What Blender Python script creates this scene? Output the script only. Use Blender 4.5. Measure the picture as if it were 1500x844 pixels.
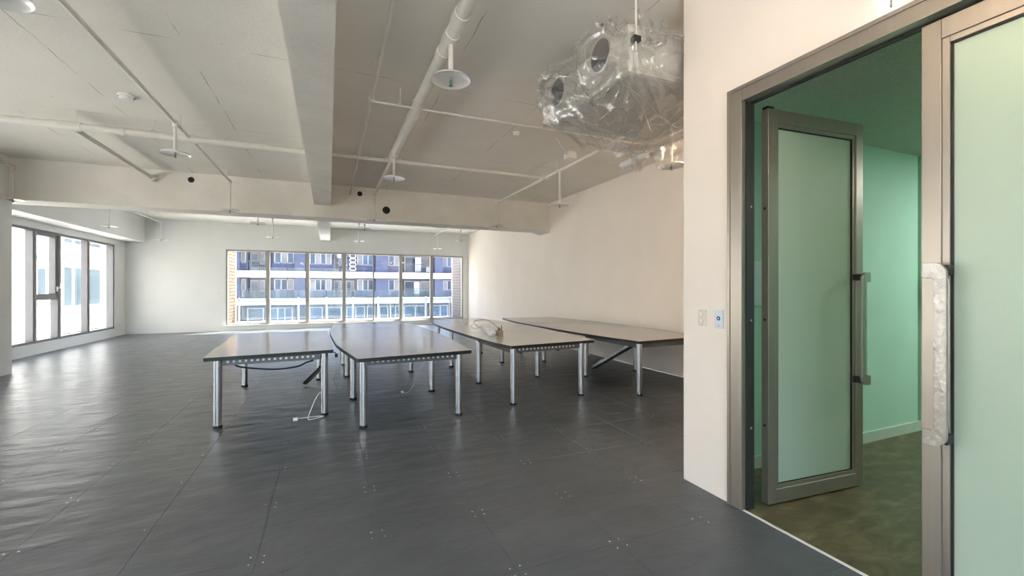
import bpy, bmesh, math, random
from mathutils import Vector, noise
random.seed(7)
sc = bpy.context.scene
for o in list(bpy.data.objects): bpy.data.objects.remove(o)
COL = sc.collection

# ------------------------------------------------------------------ camera
YAW = math.atan2(268, 634)
CS, SN = math.cos(YAW), math.sin(YAW)
H = 1.5
cam = bpy.data.cameras.new('camera'); camo = bpy.data.objects.new('camera', cam); COL.objects.link(camo)
cam.sensor_fit = 'HORIZONTAL'; cam.sensor_width = 36; cam.lens = 634 / 1500 * 36
cam.clip_start = .05; cam.clip_end = 500
camo.location = (0, 0, H); camo.rotation_euler = (math.pi / 2, 0, -YAW)
sc.camera = camo

# ------------------------------------------------------------------ light
w = bpy.data.worlds.new('sky'); sc.world = w; w.use_nodes = True
nt = w.node_tree; nt.nodes.clear()
wo = nt.nodes.new('ShaderNodeOutputWorld'); bg = nt.nodes.new('ShaderNodeBackground'); sk = nt.nodes.new('ShaderNodeTexSky')
sk.sky_type = 'NISHITA'; sk.sun_disc = False; sk.sun_elevation = math.radians(58); sk.sun_rotation = math.radians(60)
sk.air_density = 1.0; sk.dust_density = 3.0; sk.ozone_density = 1.0
nt.links.new(sk.outputs[0], bg.inputs[0]); nt.links.new(bg.outputs[0], wo.inputs[0])
bg.inputs[1].default_value = 0.40
sd = Vector((.46, .38, .9)).normalized()                     # direction towards the sun
sun = bpy.data.lights.new('sun', 'SUN'); sun.energy = 9.0; sun.angle = math.radians(.6); sun.color = (1, .95, .86)
suno = bpy.data.objects.new('sun', sun); COL.objects.link(suno); suno.location = (10, 20, 30)
suno.rotation_euler = sd.to_track_quat('Z', 'Y').to_euler()
vs = sc.view_settings
sc.display_settings.display_device = 'sRGB'
vs.view_transform = 'Standard'; vs.look = 'None'; vs.gamma = 1; vs.use_curve_mapping = False; vs.exposure = 2.32
sc.cycles.max_bounces = 16; sc.cycles.diffuse_bounces = 12; sc.cycles.glossy_bounces = 4
sc.cycles.transparent_max_bounces = 16; sc.cycles.sample_clamp_indirect = 8
sc.cycles.caustics_reflective = False; sc.cycles.caustics_refractive = False

# ------------------------------------------------------------------ helpers
def ray(x, y):
    t = (x - 750) / 634; u = (422 - y) / 634
    return (CS * t + SN, CS - SN * t, u)
def onY(x, Y0):
    r = ray(x, 422); return r[0] / r[1] * Y0
def onZ(x, y, z):
    r = ray(x, y); d = (z - H) / r[2]; return (r[0] * d, r[1] * d, z)

def new_mat(name):
    m = bpy.data.materials.new(name); m.use_nodes = True
    return m, m.node_tree, m.node_tree.nodes['Principled BSDF']
def L(nt, a, b): nt.links.new(a, b)
def N(nt, t, **k):
    n = nt.nodes.new(t)
    for a, b in k.items(): setattr(n, a, b)
    return n
def pos(nt, scale=(1, 1, 1)):
    g = N(nt, 'ShaderNodeNewGeometry'); mp = N(nt, 'ShaderNodeMapping'); mp.inputs['Scale'].default_value = scale
    L(nt, g.outputs['Position'], mp.inputs['Vector']); return mp.outputs[0]
def ramp(nt, fac, stops):
    r = N(nt, 'ShaderNodeValToRGB')
    while len(r.color_ramp.elements) < len(stops): r.color_ramp.elements.new(.5)
    for e, (p, c) in zip(r.color_ramp.elements, stops):
        e.position = p; e.color = (c[0], c[1], c[2], 1) if isinstance(c, tuple) else (c, c, c, 1)
    L(nt, fac, r.inputs[0]); return r.outputs[0]
def simple(name, col, rough=.5, metal=0, var=.06, scale=6, bump=0, bscale=60, spec=.5, stretch=(1, 1, 1)):
    m, nt, p = new_mat(name)
    p.inputs['Roughness'].default_value = rough; p.inputs['Metallic'].default_value = metal
    p.inputs['Specular IOR Level'].default_value = spec
    v = pos(nt, stretch)
    n = N(nt, 'ShaderNodeTexNoise'); n.inputs['Scale'].default_value = scale; n.inputs['Detail'].default_value = 5
    L(nt, v, n.inputs['Vector'])
    lo = tuple(c * (1 - var) for c in col); hi = tuple(min(1, c * (1 + var)) for c in col)
    L(nt, ramp(nt, n.outputs[0], [(.3, lo), (.7, hi)]), p.inputs['Base Color'])
    if bump:
        n2 = N(nt, 'ShaderNodeTexNoise'); n2.inputs['Scale'].default_value = bscale; n2.inputs['Detail'].default_value = 6
        L(nt, v, n2.inputs['Vector'])
        b = N(nt, 'ShaderNodeBump'); b.inputs['Strength'].default_value = bump; b.inputs['Distance'].default_value = .02
        L(nt, n2.outputs[0], b.inputs['Height']); L(nt, b.outputs[0], p.inputs['Normal'])
    return m
def emit(name, col, s):
    m, nt, p = new_mat(name)
    p.inputs['Base Color'].default_value = (*col, 1); p.inputs['Emission Color'].default_value = (*col, 1); p.inputs['Emission Strength'].default_value = s
    return m
def schlick(nt, f0=.04, normal=None, gain=.9):
    g = N(nt, 'ShaderNodeNewGeometry'); d = N(nt, 'ShaderNodeVectorMath', operation='DOT_PRODUCT')
    L(nt, g.outputs['Incoming'], d.inputs[0]); L(nt, normal or g.outputs['Normal'], d.inputs[1])
    a = N(nt, 'ShaderNodeMath', operation='ABSOLUTE'); L(nt, d.outputs['Value'], a.inputs[0])
    b = N(nt, 'ShaderNodeMath', operation='SUBTRACT', use_clamp=True); b.inputs[0].default_value = 1; L(nt, a.outputs[0], b.inputs[1])
    c = N(nt, 'ShaderNodeMath', operation='POWER'); L(nt, b.outputs[0], c.inputs[0]); c.inputs[1].default_value = 5
    e = N(nt, 'ShaderNodeMath', operation='MULTIPLY_ADD'); L(nt, c.outputs[0], e.inputs[0]); e.inputs[1].default_value = gain; e.inputs[2].default_value = f0
    return e.outputs[0]
def thin_glass(name, tint=(1, 1, 1), refl=.9, haze=0.0, hazecol=(.8, .9, .9)):
    m = bpy.data.materials.new(name); m.use_nodes = True; nt = m.node_tree; nt.nodes.clear()
    out = N(nt, 'ShaderNodeOutputMaterial'); tr = N(nt, 'ShaderNodeBsdfTransparent'); gl = N(nt, 'ShaderNodeBsdfGlossy')
    tr.inputs[0].default_value = (*tint, 1); gl.inputs['Roughness'].default_value = .02; gl.inputs[0].default_value = (refl, refl, refl, 1)
    mx = N(nt, 'ShaderNodeMixShader'); L(nt, schlick(nt), mx.inputs[0]); L(nt, tr.outputs[0], mx.inputs[1]); L(nt, gl.outputs[0], mx.inputs[2])
    last = mx
    if haze:
        df = N(nt, 'ShaderNodeBsdfDiffuse'); df.inputs[0].default_value = (*hazecol, 1)
        m2 = N(nt, 'ShaderNodeMixShader'); m2.inputs[0].default_value = haze
        L(nt, mx.outputs[0], m2.inputs[1]); L(nt, df.outputs[0], m2.inputs[2]); last = m2
    L(nt, last.outputs[0], out.inputs[0]); return m

class MB:
    def __init__(s): s.v = []; s.f = []
    def box(s, x0, x1, y0, y1, z0, z1):
        b = len(s.v)
        s.v += [(x0, y0, z0), (x1, y0, z0), (x1, y1, z0), (x0, y1, z0), (x0, y0, z1), (x1, y0, z1), (x1, y1, z1), (x0, y1, z1)]
        s.f += [(b, b+3, b+2, b+1), (b+4, b+5, b+6, b+7), (b, b+1, b+5, b+4), (b+1, b+2, b+6, b+5), (b+2, b+3, b+7, b+6), (b+3, b, b+4, b+7)]
        return s
    def quadbox(s, p, n, t):               # p: 4 points, extruded by t along n
        b = len(s.v); n = Vector(n) * t
        s.v += [tuple(q) for q in p] + [tuple(Vector(q) + n) for q in p]
        s.f += [(b+3, b+2, b+1, b), (b+4, b+5, b+6, b+7)] + [(b+i, b+(i+1) % 4, b+4+(i+1) % 4, b+4+i) for i in range(4)]
        return s
    def prism(s, poly, z0, z1):
        b = len(s.v); n = len(poly)
        s.v += [(x, y, z0) for x, y in poly] + [(x, y, z1) for x, y in poly]
        s.f += [tuple(b+i for i in range(n))[::-1], tuple(b+n+i for i in range(n))]
        s.f += [(b+i, b+(i+1) % n, b+n+(i+1) % n, b+n+i) for i in range(n)]
        return s
    def prism_xz(s, poly, y0, y1):
        b = len(s.v); n = len(poly)
        s.v += [(x, y0, z) for x, z in poly] + [(x, y1, z) for x, z in poly]
        s.f += [tuple(b+i for i in range(n)), tuple(b+n+i for i in range(n))[::-1]]
        s.f += [(b+(i+1) % n, b+i, b+n+i, b+n+(i+1) % n) for i in range(n)]
        return s
    def tube(s, path, r, seg=12, caps=True):
        path = [Vector(p) for p in path]; n = len(path); b = len(s.v)
        rs = r if isinstance(r, (list, tuple)) else [r] * n
        prev = None
        for i, p in enumerate(path):
            t = (path[min(i+1, n-1)] - path[max(i-1, 0)]).normalized()
            if prev is None:
                u = t.orthogonal().normalized()
            else:
                u = (prev - t * prev.dot(t)); u = u.normalized() if u.length > 1e-6 else t.orthogonal().normalized()
            prev = u; w_ = t.cross(u)
            for k in range(seg):
                a = 2 * math.pi * k / seg
                s.v.append(tuple(p + (u * math.cos(a) + w_ * math.sin(a)) * rs[i]))
        for i in range(n-1):
            for k in range(seg):
                a = b+i*seg+k; c = b+i*seg+(k+1) % seg
                s.f.append((a, c, c+seg, a+seg))
        if caps:
            s.f.append(tuple(b+k for k in range(seg))[::-1]); s.f.append(tuple(b+(n-1)*seg+k for k in range(seg)))
        return s
    def cyl(s, p0, p1, r, seg=16, r2=None): return s.tube([p0, p1], [r, r if r2 is None else r2], seg)
    def lathe(s, prof, c, seg=32):         # prof: (radius, z) list about the vertical through c
        b = len(s.v); n = len(prof)
        for r, z in prof:
            for k in range(seg):
                a = 2*math.pi*k/seg; s.v.append((c[0]+r*math.cos(a), c[1]+r*math.sin(a), c[2]+z))
        for i in range(n-1):
            for k in range(seg):
                a = b+i*seg+k; d = b+i*seg+(k+1) % seg; s.f.append((a, d, d+seg, a+seg))
        return s
    def build(s, name, mat, parent=None, smooth=False, off=None, bevel=0):
        if off is None: off = Vector(OFF.get(parent.name, (0, 0, 0))) if parent else Vector((0, 0, 0))
        me = bpy.data.meshes.new(name)
        me.from_pydata([tuple(Vector(v) - off) for v in s.v], [], s.f); me.update()
        o = bpy.data.objects.new(name, me); COL.objects.link(o); me.materials.append(mat)
        if parent: o.parent = parent; OFF[o.name] = tuple(off)
        if smooth:
            for p in me.polygons: p.use_smooth = len(p.vertices) == 4
            try: me.set_sharp_from_angle(angle=math.radians(40))
            except Exception: pass
        if bevel:
            m = o.modifiers.new('bevel', 'BEVEL'); m.width = bevel; m.segments = 2; m.limit_method = 'ANGLE'
        return o
OFF = {}
def tag(o, label=None, cat=None, group=None, kind=None):
    if label: o['label'] = label
    if cat: o['category'] = cat
    if group: o['group'] = group
    if kind: o['kind'] = kind
    return o
def thing(name, loc, label, cat, group=None, kind=None, rz=0):
    o = bpy.data.objects.new(name, None); COL.objects.link(o); o.empty_display_size = .1
    o.location = loc; o.rotation_euler = (0, 0, rz); OFF[o.name] = tuple(loc)
    return tag(o, label, cat, group, kind)
def smooth_path(pts, n=8):
    pts = [Vector(p) for p in pts]; out = []
    P = [pts[0]*2-pts[1]] + pts + [pts[-1]*2-pts[-2]]
    for i in range(1, len(P)-2):
        a, b, c, d = P[i-1:i+3]
        for k in range(n):
            t = k/n
            out.append(.5*((2*b)+(c-a)*t+(2*a-5*b+4*c-d)*t*t+(3*b-a-3*c+d)*t**3))
    out.append(pts[-1]); return out

# ------------------------------------------------------------------ materials
def m_floor():
    m, nt, p = new_mat('dark_painted_floor')
    v = pos(nt)
    n = N(nt, 'ShaderNodeTexNoise'); n.inputs['Scale'].default_value = 1.3; n.inputs['Detail'].default_value = 8; n.inputs['Roughness'].default_value = .62
    L(nt, v, n.inputs[0])
    c = ramp(nt, n.outputs[0], [(.25, (.063, .071, .078)), (.55, (.085, .094, .102)), (.8, (.117, .127, .135))])
    # pale scuffs
    v2 = pos(nt, (1, 2.2, 1)); n2 = N(nt, 'ShaderNodeTexNoise'); n2.inputs['Scale'].default_value = 3.1; n2.inputs['Detail'].default_value = 9; n2.inputs['Roughness'].default_value = .7
    L(nt, v2, n2.inputs[0]); f2 = ramp(nt, n2.outputs[0], [(.6, 0.0), (.78, .55)])
    mx = N(nt, 'ShaderNodeMixRGB'); L(nt, f2, mx.inputs[0]); L(nt, c, mx.inputs[1]); mx.inputs[2].default_value = (.13, .135, .14, 1)
    L(nt, mx.outputs[0], p.inputs['Base Color'])
    L(nt, ramp(nt, n2.outputs[0], [(.3, .27), (.75, .42)]), p.inputs['Roughness'])
    p.inputs['Specular IOR Level'].default_value = .5
    v3 = pos(nt, (1, 2.0, 1)); n3 = N(nt, 'ShaderNodeTexNoise'); n3.inputs['Scale'].default_value = 2.6; n3.inputs['Detail'].default_value = 3
    L(nt, v3, n3.inputs[0])
    b = N(nt, 'ShaderNodeBump'); b.inputs['Strength'].default_value = .75; b.inputs['Distance'].default_value = .02
    L(nt, n3.outputs[0], b.inputs['Height'])
    n4 = N(nt, 'ShaderNodeTexNoise'); n4.inputs['Scale'].default_value = 90; L(nt, pos(nt), n4.inputs[0])
    b2 = N(nt, 'ShaderNodeBump'); b2.inputs['Strength'].default_value = .12; b2.inputs['Distance'].default_value = .004
    L(nt, n4.outputs[0], b2.inputs['Height']); L(nt, b.outputs[0], b2.inputs['Normal']); L(nt, b2.outputs[0], p.inputs['Normal'])
    return m
def m_ceiling():
    m, nt, p = new_mat('painted_concrete_ceiling')
    v = pos(nt); p.inputs['Roughness'].default_value = .85
    n = N(nt, 'ShaderNodeTexNoise'); n.inputs['Scale'].default_value = .9; n.inputs['Detail'].default_value = 7; L(nt, v, n.inputs[0])
    c = ramp(nt, n.outputs[0], [(.3, (.77, .745, .69)), (.7, (.84, .815, .76))])
    # board joints of the formwork: broken thin lines
    br = N(nt, 'ShaderNodeTexBrick'); br.offset = 0; br.inputs['Scale'].default_value = 1
    br.inputs['Brick Width'].default_value = 1.22; br.inputs['Row Height'].default_value = 2.44; br.inputs['Mortar Size'].default_value = .005
    br.inputs['Color1'].default_value = br.inputs['Color2'].default_value = (0, 0, 0, 1); br.inputs['Mortar'].default_value = (1, 1, 1, 1)
    nw = N(nt, 'ShaderNodeTexNoise'); nw.inputs['Scale'].default_value = 3; L(nt, v, nw.inputs[0])
    ad = N(nt, 'ShaderNodeMixRGB', blend_type='ADD'); ad.inputs[0].default_value = .05; L(nt, v, ad.inputs[1]); L(nt, nw.outputs[1], ad.inputs[2])
    L(nt, ad.outputs[0], br.inputs[0])
    n2 = N(nt, 'ShaderNodeTexNoise'); n2.inputs['Scale'].default_value = 2.2; n2.inputs['Detail'].default_value = 4; L(nt, v, n2.inputs[0])
    mk = N(nt, 'ShaderNodeMath', operation='MULTIPLY'); L(nt, br.outputs[0], mk.inputs[0]); L(nt, ramp(nt, n2.outputs[0], [(.46, 0.0), (.58, 1.0)]), mk.inputs[1])
    # chips
    n5 = N(nt, 'ShaderNodeTexNoise'); n5.inputs['Scale'].default_value = 9; n5.inputs['Detail'].default_value = 3; L(nt, pos(nt, (1, 2.5, 1)), n5.inputs[0])
    ch = ramp(nt, n5.outputs[0], [(.735, 0.0), (.76, 1.0)])
    mxm = N(nt, 'ShaderNodeMath', operation='MAXIMUM'); L(nt, mk.outputs[0], mxm.inputs[0]); L(nt, ch, mxm.inputs[1])
    mx = N(nt, 'ShaderNodeMixRGB'); L(nt, mxm.outputs[0], mx.inputs[0]); L(nt, c, mx.inputs[1]); mx.inputs[2].default_value = (.46, .44, .40, 1)
    L(nt, mx.outputs[0], p.inputs['Base Color'])
    n3 = N(nt, 'ShaderNodeTexNoise'); n3.inputs['Scale'].default_value = 35; n3.inputs['Detail'].default_value = 6; L(nt, v, n3.inputs[0])
    sb = N(nt, 'ShaderNodeMath', operation='SUBTRACT'); L(nt, n3.outputs[0], sb.inputs[0]); L(nt, mxm.outputs[0], sb.inputs[1])
    b = N(nt, 'ShaderNodeBump'); b.inputs['Strength'].default_value = .25; b.inputs['Distance'].default_value = .01
    L(nt, sb.outputs[0], b.inputs['Height']); L(nt, b.outputs[0], p.inputs['Normal'])
    return m
def m_vinyl():
    m, nt, p = new_mat('brown_marbled_vinyl')
    n = N(nt, 'ShaderNodeTexNoise'); n.inputs['Scale'].default_value = 4; n.inputs['Detail'].default_value = 9; n.inputs['Roughness'].default_value = .65; n.inputs['Distortion'].default_value = .6
    L(nt, pos(nt, (1, 2.4, 1)), n.inputs[0])
    L(nt, ramp(nt, n.outputs[0], [(.3, (.05, .04, .016)), (.5, (.095, .078, .034)), (.72, (.19, .155, .085))]), p.inputs['Base Color'])
    p.inputs['Roughness'].default_value = .42; return m
def m_frost(name, col, trans, gloss=.06):
    m = bpy.data.materials.new(name); m.use_nodes = True; nt = m.node_tree; nt.nodes.clear()
    out = N(nt, 'ShaderNodeOutputMaterial'); tl = N(nt, 'ShaderNodeBsdfTranslucent'); df = N(nt, 'ShaderNodeBsdfDiffuse'); gl = N(nt, 'ShaderNodeBsdfGlossy')
    n = N(nt, 'ShaderNodeTexNoise'); n.inputs['Scale'].default_value = 250; L(nt, pos(nt), n.inputs[0])
    c = ramp(nt, n.outputs[0], [(.3, tuple(x*.97 for x in col)), (.7, col)])
    L(nt, c, tl.inputs[0]); L(nt, c, df.inputs[0]); gl.inputs['Roughness'].default_value = .35
    a = N(nt, 'ShaderNodeMixShader'); a.inputs[0].default_value = trans; L(nt, df.outputs[0], a.inputs[1]); L(nt, tl.outputs[0], a.inputs[2])
    b = N(nt, 'ShaderNodeMixShader'); b.inputs[0].default_value = gloss; L(nt, a.outputs[0], b.inputs[1]); L(nt, gl.outputs[0], b.inputs[2])
    L(nt, b.outputs[0], out.inputs[0]); return m
def m_film(name, milky=.2, spec=.12, rough=.12, scale=14, bump=.35):
    m = bpy.data.materials.new(name); m.use_nodes = True; nt = m.node_tree; nt.nodes.clear()
    out = N(nt, 'ShaderNodeOutputMaterial'); tr = N(nt, 'ShaderNodeBsdfTransparent'); tr.inputs[0].default_value = (.98, .98, .97, 1)
    tl = N(nt, 'ShaderNodeBsdfTranslucent'); tl.inputs[0].default_value = (.93, .92, .89, 1); df = N(nt, 'ShaderNodeBsdfDiffuse'); df.inputs[0].default_value = (.93, .92, .89, 1)
    gl = N(nt, 'ShaderNodeBsdfGlossy'); gl.inputs['Roughness'].default_value = rough
    n = N(nt, 'ShaderNodeTexNoise'); n.inputs['Scale'].default_value = scale; n.inputs['Detail'].default_value = 3; n.inputs['Distortion'].default_value = .8
    L(nt, pos(nt, (1, 1, .5)), n.inputs[0])
    ab = N(nt, 'ShaderNodeMath', operation='SUBTRACT'); L(nt, n.outputs[0], ab.inputs[0]); ab.inputs[1].default_value = .5
    ab2 = N(nt, 'ShaderNodeMath', operation='ABSOLUTE'); L(nt, ab.outputs[0], ab2.inputs[0])
    fold = ramp(nt, ab2.outputs[0], [(0.0, min(1, milky*2.0)), (.012, milky), (.3, milky*.8)])
    b = N(nt, 'ShaderNodeBump'); b.inputs['Strength'].default_value = bump; b.inputs['Distance'].default_value = .02; L(nt, n.outputs[0], b.inputs['Height'])
    L(nt, b.outputs[0], gl.inputs['Normal'])
    a = N(nt, 'ShaderNodeMixShader'); a.inputs[0].default_value = .5; L(nt, tl.outputs[0], a.inputs[1]); L(nt, df.outputs[0], a.inputs[2])
    c = N(nt, 'ShaderNodeMixShader'); L(nt, fold, c.inputs[0]); L(nt, tr.outputs[0], c.inputs[1]); L(nt, a.outputs[0], c.inputs[2])
    d = N(nt, 'ShaderNodeMixShader'); L(nt, schlick(nt, spec, b.outputs[0], .75), d.inputs[0]); L(nt, c.outputs[0], d.inputs[1]); L(nt, gl.outputs[0], d.inputs[2])
    L(nt, d.outputs[0], out.inputs[0]); return m

M = dict(
    floor=m_floor(), ceil=m_ceiling(), vinyl=m_vinyl(),
    wall=simple('warm_white_wall_paint', (.88, .805, .73), .7, var=.02, scale=1.5, bump=.05, bscale=30),
    wallc=simple('cool_white_wall_paint', (.79, .80, .79), .7, var=.02, scale=1.5, bump=.05, bscale=30),
    beam=simple('painted_concrete_beam', (.80, .775, .72), .8, var=.06, scale=2, bump=.22, bscale=14),
    pipe=simple('painted_white_steel_pipe', (.74, .72, .67), .45, var=.05, scale=8, bump=.04, bscale=40),
    disc=simple('enamelled_white_disc', (.82, .81, .78), .22, metal=.15, var=.04),
    rod=simple('dull_steel_rod', (.42, .40, .36), .5, metal=.5),
    green_bulb=simple('green_glass_bulb', (.02, .30, .08), .15),
    alu=simple('brushed_aluminium', (.62, .62, .62), .25, metal=1, var=.04, scale=30, stretch=(1, 1, .03)),
    winalu=simple('grey_window_aluminium', (.21, .207, .215), .45, metal=.2, var=.03),
    winwhite=simple('white_window_frame', (.72, .71, .68), .5, var=.03),
    bronze=simple('champagne_steel_frame', (.40, .36, .31), .36, metal=.8, var=.03, scale=40, stretch=(1, 1, .02)),
    hsteel=simple('satin_steel_pull', (.50, .47, .44), .38, metal=.9, var=.08, scale=9),
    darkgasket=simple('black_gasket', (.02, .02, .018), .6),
    black=simple('black_edge_plastic', (.012, .012, .012), .4),
    lam=simple('beige_grey_laminate', (.40, .375, .345), .17, var=.02, scale=3, bump=.008, bscale=200),
    rail=simple('grey_metal_rail', (.14, .14, .14), .45, metal=.5), winbeige=simple('beige_grey_window_frame', (.40, .385, .36), .5, var=.03),
    hole=simple('pale_punched_hole', (.75, .75, .73), .5),
    frost=m_frost('frosted_green_glass', (.72, .83, .72), .5),
    glass=thin_glass('clear_window_glass', (.97, .985, .985)),
    rglass=thin_glass('pale_blue_railing_glass', (.84, .91, .93), haze=.045, hazecol=(.75, .88, .92)),
    green=simple('mint_green_wall_paint', (.42, .66, .54), .6, var=.03, scale=2),
    gceil=simple('textured_green_grey_ceiling', (.55, .62, .52), .9, var=.12, scale=70, bump=.8, bscale=55),
    gbase=simple('pale_green_baseboard', (.50, .60, .52), .5),
    white=simple('white_plastic', (.82, .82, .80), .35, var=.02),
    ivory=simple('ivory_switch_plastic', (.72, .66, .55), .4, var=.03),
    bluewhite=simple('pale_blue_plastic', (.66, .73, .80), .35, var=.02),
    navy=simple('navy_print', (.01, .015, .12), .4),
    galv=simple('galvanised_sheet_steel', (.58, .57, .53), .5, metal=.1, var=.10, scale=12),
    dark=simple('black_duct_lining', (.018, .016, .014), .8),
    crease=m_film('bright_film_crease', .55, .2, .2),
    film=m_film('crinkled_clear_film', .15, .16, .15), hfilm=m_film('thin_clinging_film', .03, .10, .1, 45, .5),
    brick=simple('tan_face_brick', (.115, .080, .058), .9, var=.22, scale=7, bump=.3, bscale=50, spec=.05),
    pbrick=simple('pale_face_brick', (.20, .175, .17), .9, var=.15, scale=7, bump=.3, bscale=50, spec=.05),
    mortar=simple('grey_mortar', (.05, .044, .04), .9, spec=.05),
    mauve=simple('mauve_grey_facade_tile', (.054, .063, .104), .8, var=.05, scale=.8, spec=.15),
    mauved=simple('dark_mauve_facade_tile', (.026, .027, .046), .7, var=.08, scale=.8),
    slab=simple('white_slab_edge', (.42, .43, .46), .7, var=.03),
    hpane=simple('teal_grey_house_pane', (.034, .050, .058), .15, var=.3, scale=.6),
    tile=simple('grey_balcony_tile', (.32, .31, .30), .7, var=.08, scale=2),
    pane=simple('dark_blue_window_pane', (.018, .036, .075), .12, var=.5, scale=.5),
    panel=simple('pale_curtain', (.13, .13, .145), .8, var=.25, scale=1.2),
    baliron=simple('dark_balcony_iron', (.05, .055, .065), .5),
    bframe=simple('white_house_window_frame', (.20, .205, .23), .5),
    stucco=simple('white_stucco', (.50, .49, .465), .8, var=.03, scale=.7),
    concrete=simple('grey_street_ground', (.52, .50, .47), .9, var=.1, scale=.3),
    cord=simple('black_rubber_cord', (.012, .012, .012), .5),
    wcord=simple('white_cord', (.70, .70, .68), .5),
    brown=simple('brown_card_box', (.30, .22, .15), .7),
    mark=simple('pale_screw_mark', (.62, .62, .60), .6, var=.2, scale=40),
    tube=emit('warm_tube_glow', (1, .79, .60), 14), lamp=emit('warm_lamp_glow', (1, .76, .46), 30), tubelamp=emit('green_room_lamp_glow', (.93, 1, .93), 17), sign=emit('lit_sign_face', (.85, 1, .95), 1.6),
)

# ------------------------------------------------------------------ the room shell
XL, XR, YF, ZC, XD, YE = -6.08, 5.47, 17.75, 3.78, 2.57, 2.61
YB = -3.0
WT = .22
def struct(mb, name, mat, label, cat, **k):
    return tag(mb.build(name, mat, **k), label, cat, kind='structure')

# floor: base sheet and raised-floor panels
fl = struct(MB().box(XL, XR, YE, YF, -.12, -.0035).box(XL, XD, YB, YE, -.12, -.0035), 'floor', M['floor'], 'dark grey painted raised floor with screwed square panels', 'floor')
G = .645; GX, GY = .275, 2.745
cells = []
i0 = math.floor((XL - GX) / G); j0 = math.floor((YB - GY) / G)
for i in range(i0, math.ceil((XR - GX) / G)):
    for j in range(j0, math.ceil((YF - GY) / G)):
        x0, x1 = max(XL, GX+i*G), min(XR, GX+(i+1)*G); y0, y1 = max(YB, GY+j*G), min(YF, GY+(j+1)*G)
        if x0 >= XD - .05 and y0 < YE - .3: continue
        if x1 > XD and y1 <= YE + .01: x1 = XD
        if x1 > XD and y0 < YE: y0 = YE if x0 >= XD - .05 else y0
        if x1 > XD and y0 < YE and x0 < XD: x1 = XD
        if x1-x0 < .02 or y1-y0 < .02: continue
        cx_, cy_ = (x0+x1)/2, (y0+y1)/2
        d = SN*cx_+CS*cy_; rt = CS*cx_-SN*cy_
        vis = d > .6 and abs(rt/d*634) < 800 and 634*H/d < 470
        cells.append((0 if vis else 1, d, x0, x1, y0, y1))
cells.sort()
g = .0012
full = MB().box(g, G-g, g, G-g, -.0035, 0)
fm = None; rest = MB()
for n_, (vis, d, x0, x1, y0, y1) in enumerate(cells):
    if n_ >= 300: rest.box(x0+g, x1-g, y0+g, y1-g, -.0035, 0); continue
    if abs(x1-x0-G) < .001 and abs(y1-y0-G) < .001:
        if fm is None:
            o = full.build('floor_panel', M['floor'], fl); fm = o.data
        else:
            o = bpy.data.objects.new('floor_panel', fm); COL.objects.link(o); o.parent = fl
        o.location = (x0, y0, 0)
    else: MB().box(x0+g, x1-g, y0+g, y1-g, -.0035, 0).build('floor_panel', M['floor'], fl)
tag(rest.build('floor_panel_field', M['floor'], fl), kind='stuff')
mk = MB()
for i in range(-8, 9):
    for j in range(-4, 14):
        x, y = GX+i*G, GY+j*G
        if x > XD-.06 and y < YE+.05: continue
        if x > XR-.1 or x < XL+.1: continue
        keep = .93 if (-.5 < x and y < 5) else .5
        for sx in (-1, 1):
            for sy in (-1, 1):
                if random.random() > keep: continue
                r = random.uniform(.004, .0068); a = x+sx*.033+random.uniform(-.005, .005); b = y+sy*.033+random.uniform(-.005, .005)
                mk.prism([(a+r*math.cos(q*math.pi/4), b+r*math.sin(q*math.pi/4)) for q in range(8)], -.001, .0008)
tag(mk.build('screw_mark', M['mark'], fl), kind='stuff')

struct(MB().box(XL-WT, XR+WT, YE-.1, YF+WT, ZC, ZC+.25).box(XL-WT, XD+.2, YB-WT, YE-.1, ZC, ZC+.25), 'ceiling', M['ceil'], 'bare painted concrete ceiling with formwork seams', 'ceiling')
# left wall with window openings
SZ0, SZ1 = .25, 2.84
LW = [(2.8, 9.2), (10.6, 17.05)]
mb = MB().box(XL-WT, XL, YB-WT, LW[0][0], 0, ZC)
for k, (a, b) in enumerate(LW):
    mb.box(XL-WT, XL, a, b, 0, SZ0).box(XL-WT, XL, a, b, SZ1, ZC)
    mb.box(XL-WT, XL, b, LW[k+1][0] if k+1 < len(LW) else YF+WT, 0, ZC)
struct(mb, 'wall_left', M['wallc'], 'white left wall with a row of tall windows', 'wall')
FX0, FX1, FZ0, FZ1 = -3.31, 5.25, .2, 2.85
struct(MB().box(XL, FX0, YF, YF+WT, 0, ZC).box(FX0, FX1, YF, YF+WT, 0, FZ0).box(FX0, FX1, YF, YF+WT, FZ1, ZC).box(FX1, XR, YF, YF+WT, 0, ZC),
       'wall_far', M['wallc'], 'cream white far wall around the wide balcony window', 'wall')
struct(MB().box(XR, XR+WT, YE, YF+WT, 0, ZC), 'wall_right', M['wall'], 'long plain warm white wall behind the far right table', 'wall')
BX0, BX1, BZ0, BZ1 = -5.7, 2.2, .25, 3.2
struct(MB().box(XL, BX0, YB-WT, YB, 0, ZC).box(BX1, XD, YB-WT, YB, 0, ZC).box(BX0, BX1, YB-WT, YB, 0, BZ0).box(BX0, BX1, YB-WT, YB, BZ1, ZC), 'wall_back', M['wall'], 'plain white wall behind the viewer', 'wall')
DY0, DY1, DZ = .09, 2.17, 2.84          # door opening incl. frame
struct(MB().box(XD, XD+.13, DY1, YE, 0, ZC).box(XD, XD+.13, DY0, DY1, DZ, ZC).box(XD, XD+.13, YB, DY0, 0, ZC), 'wall_door', M['wall'], 'warm white partition wall holding the glass double door', 'wall')
struct(MB().box(XD+.13, XR+2.4, YE-.06, YE, 0, ZC), 'wall_return', M['wall'], 'hidden return wall between main room and green room', 'wall')
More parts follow.
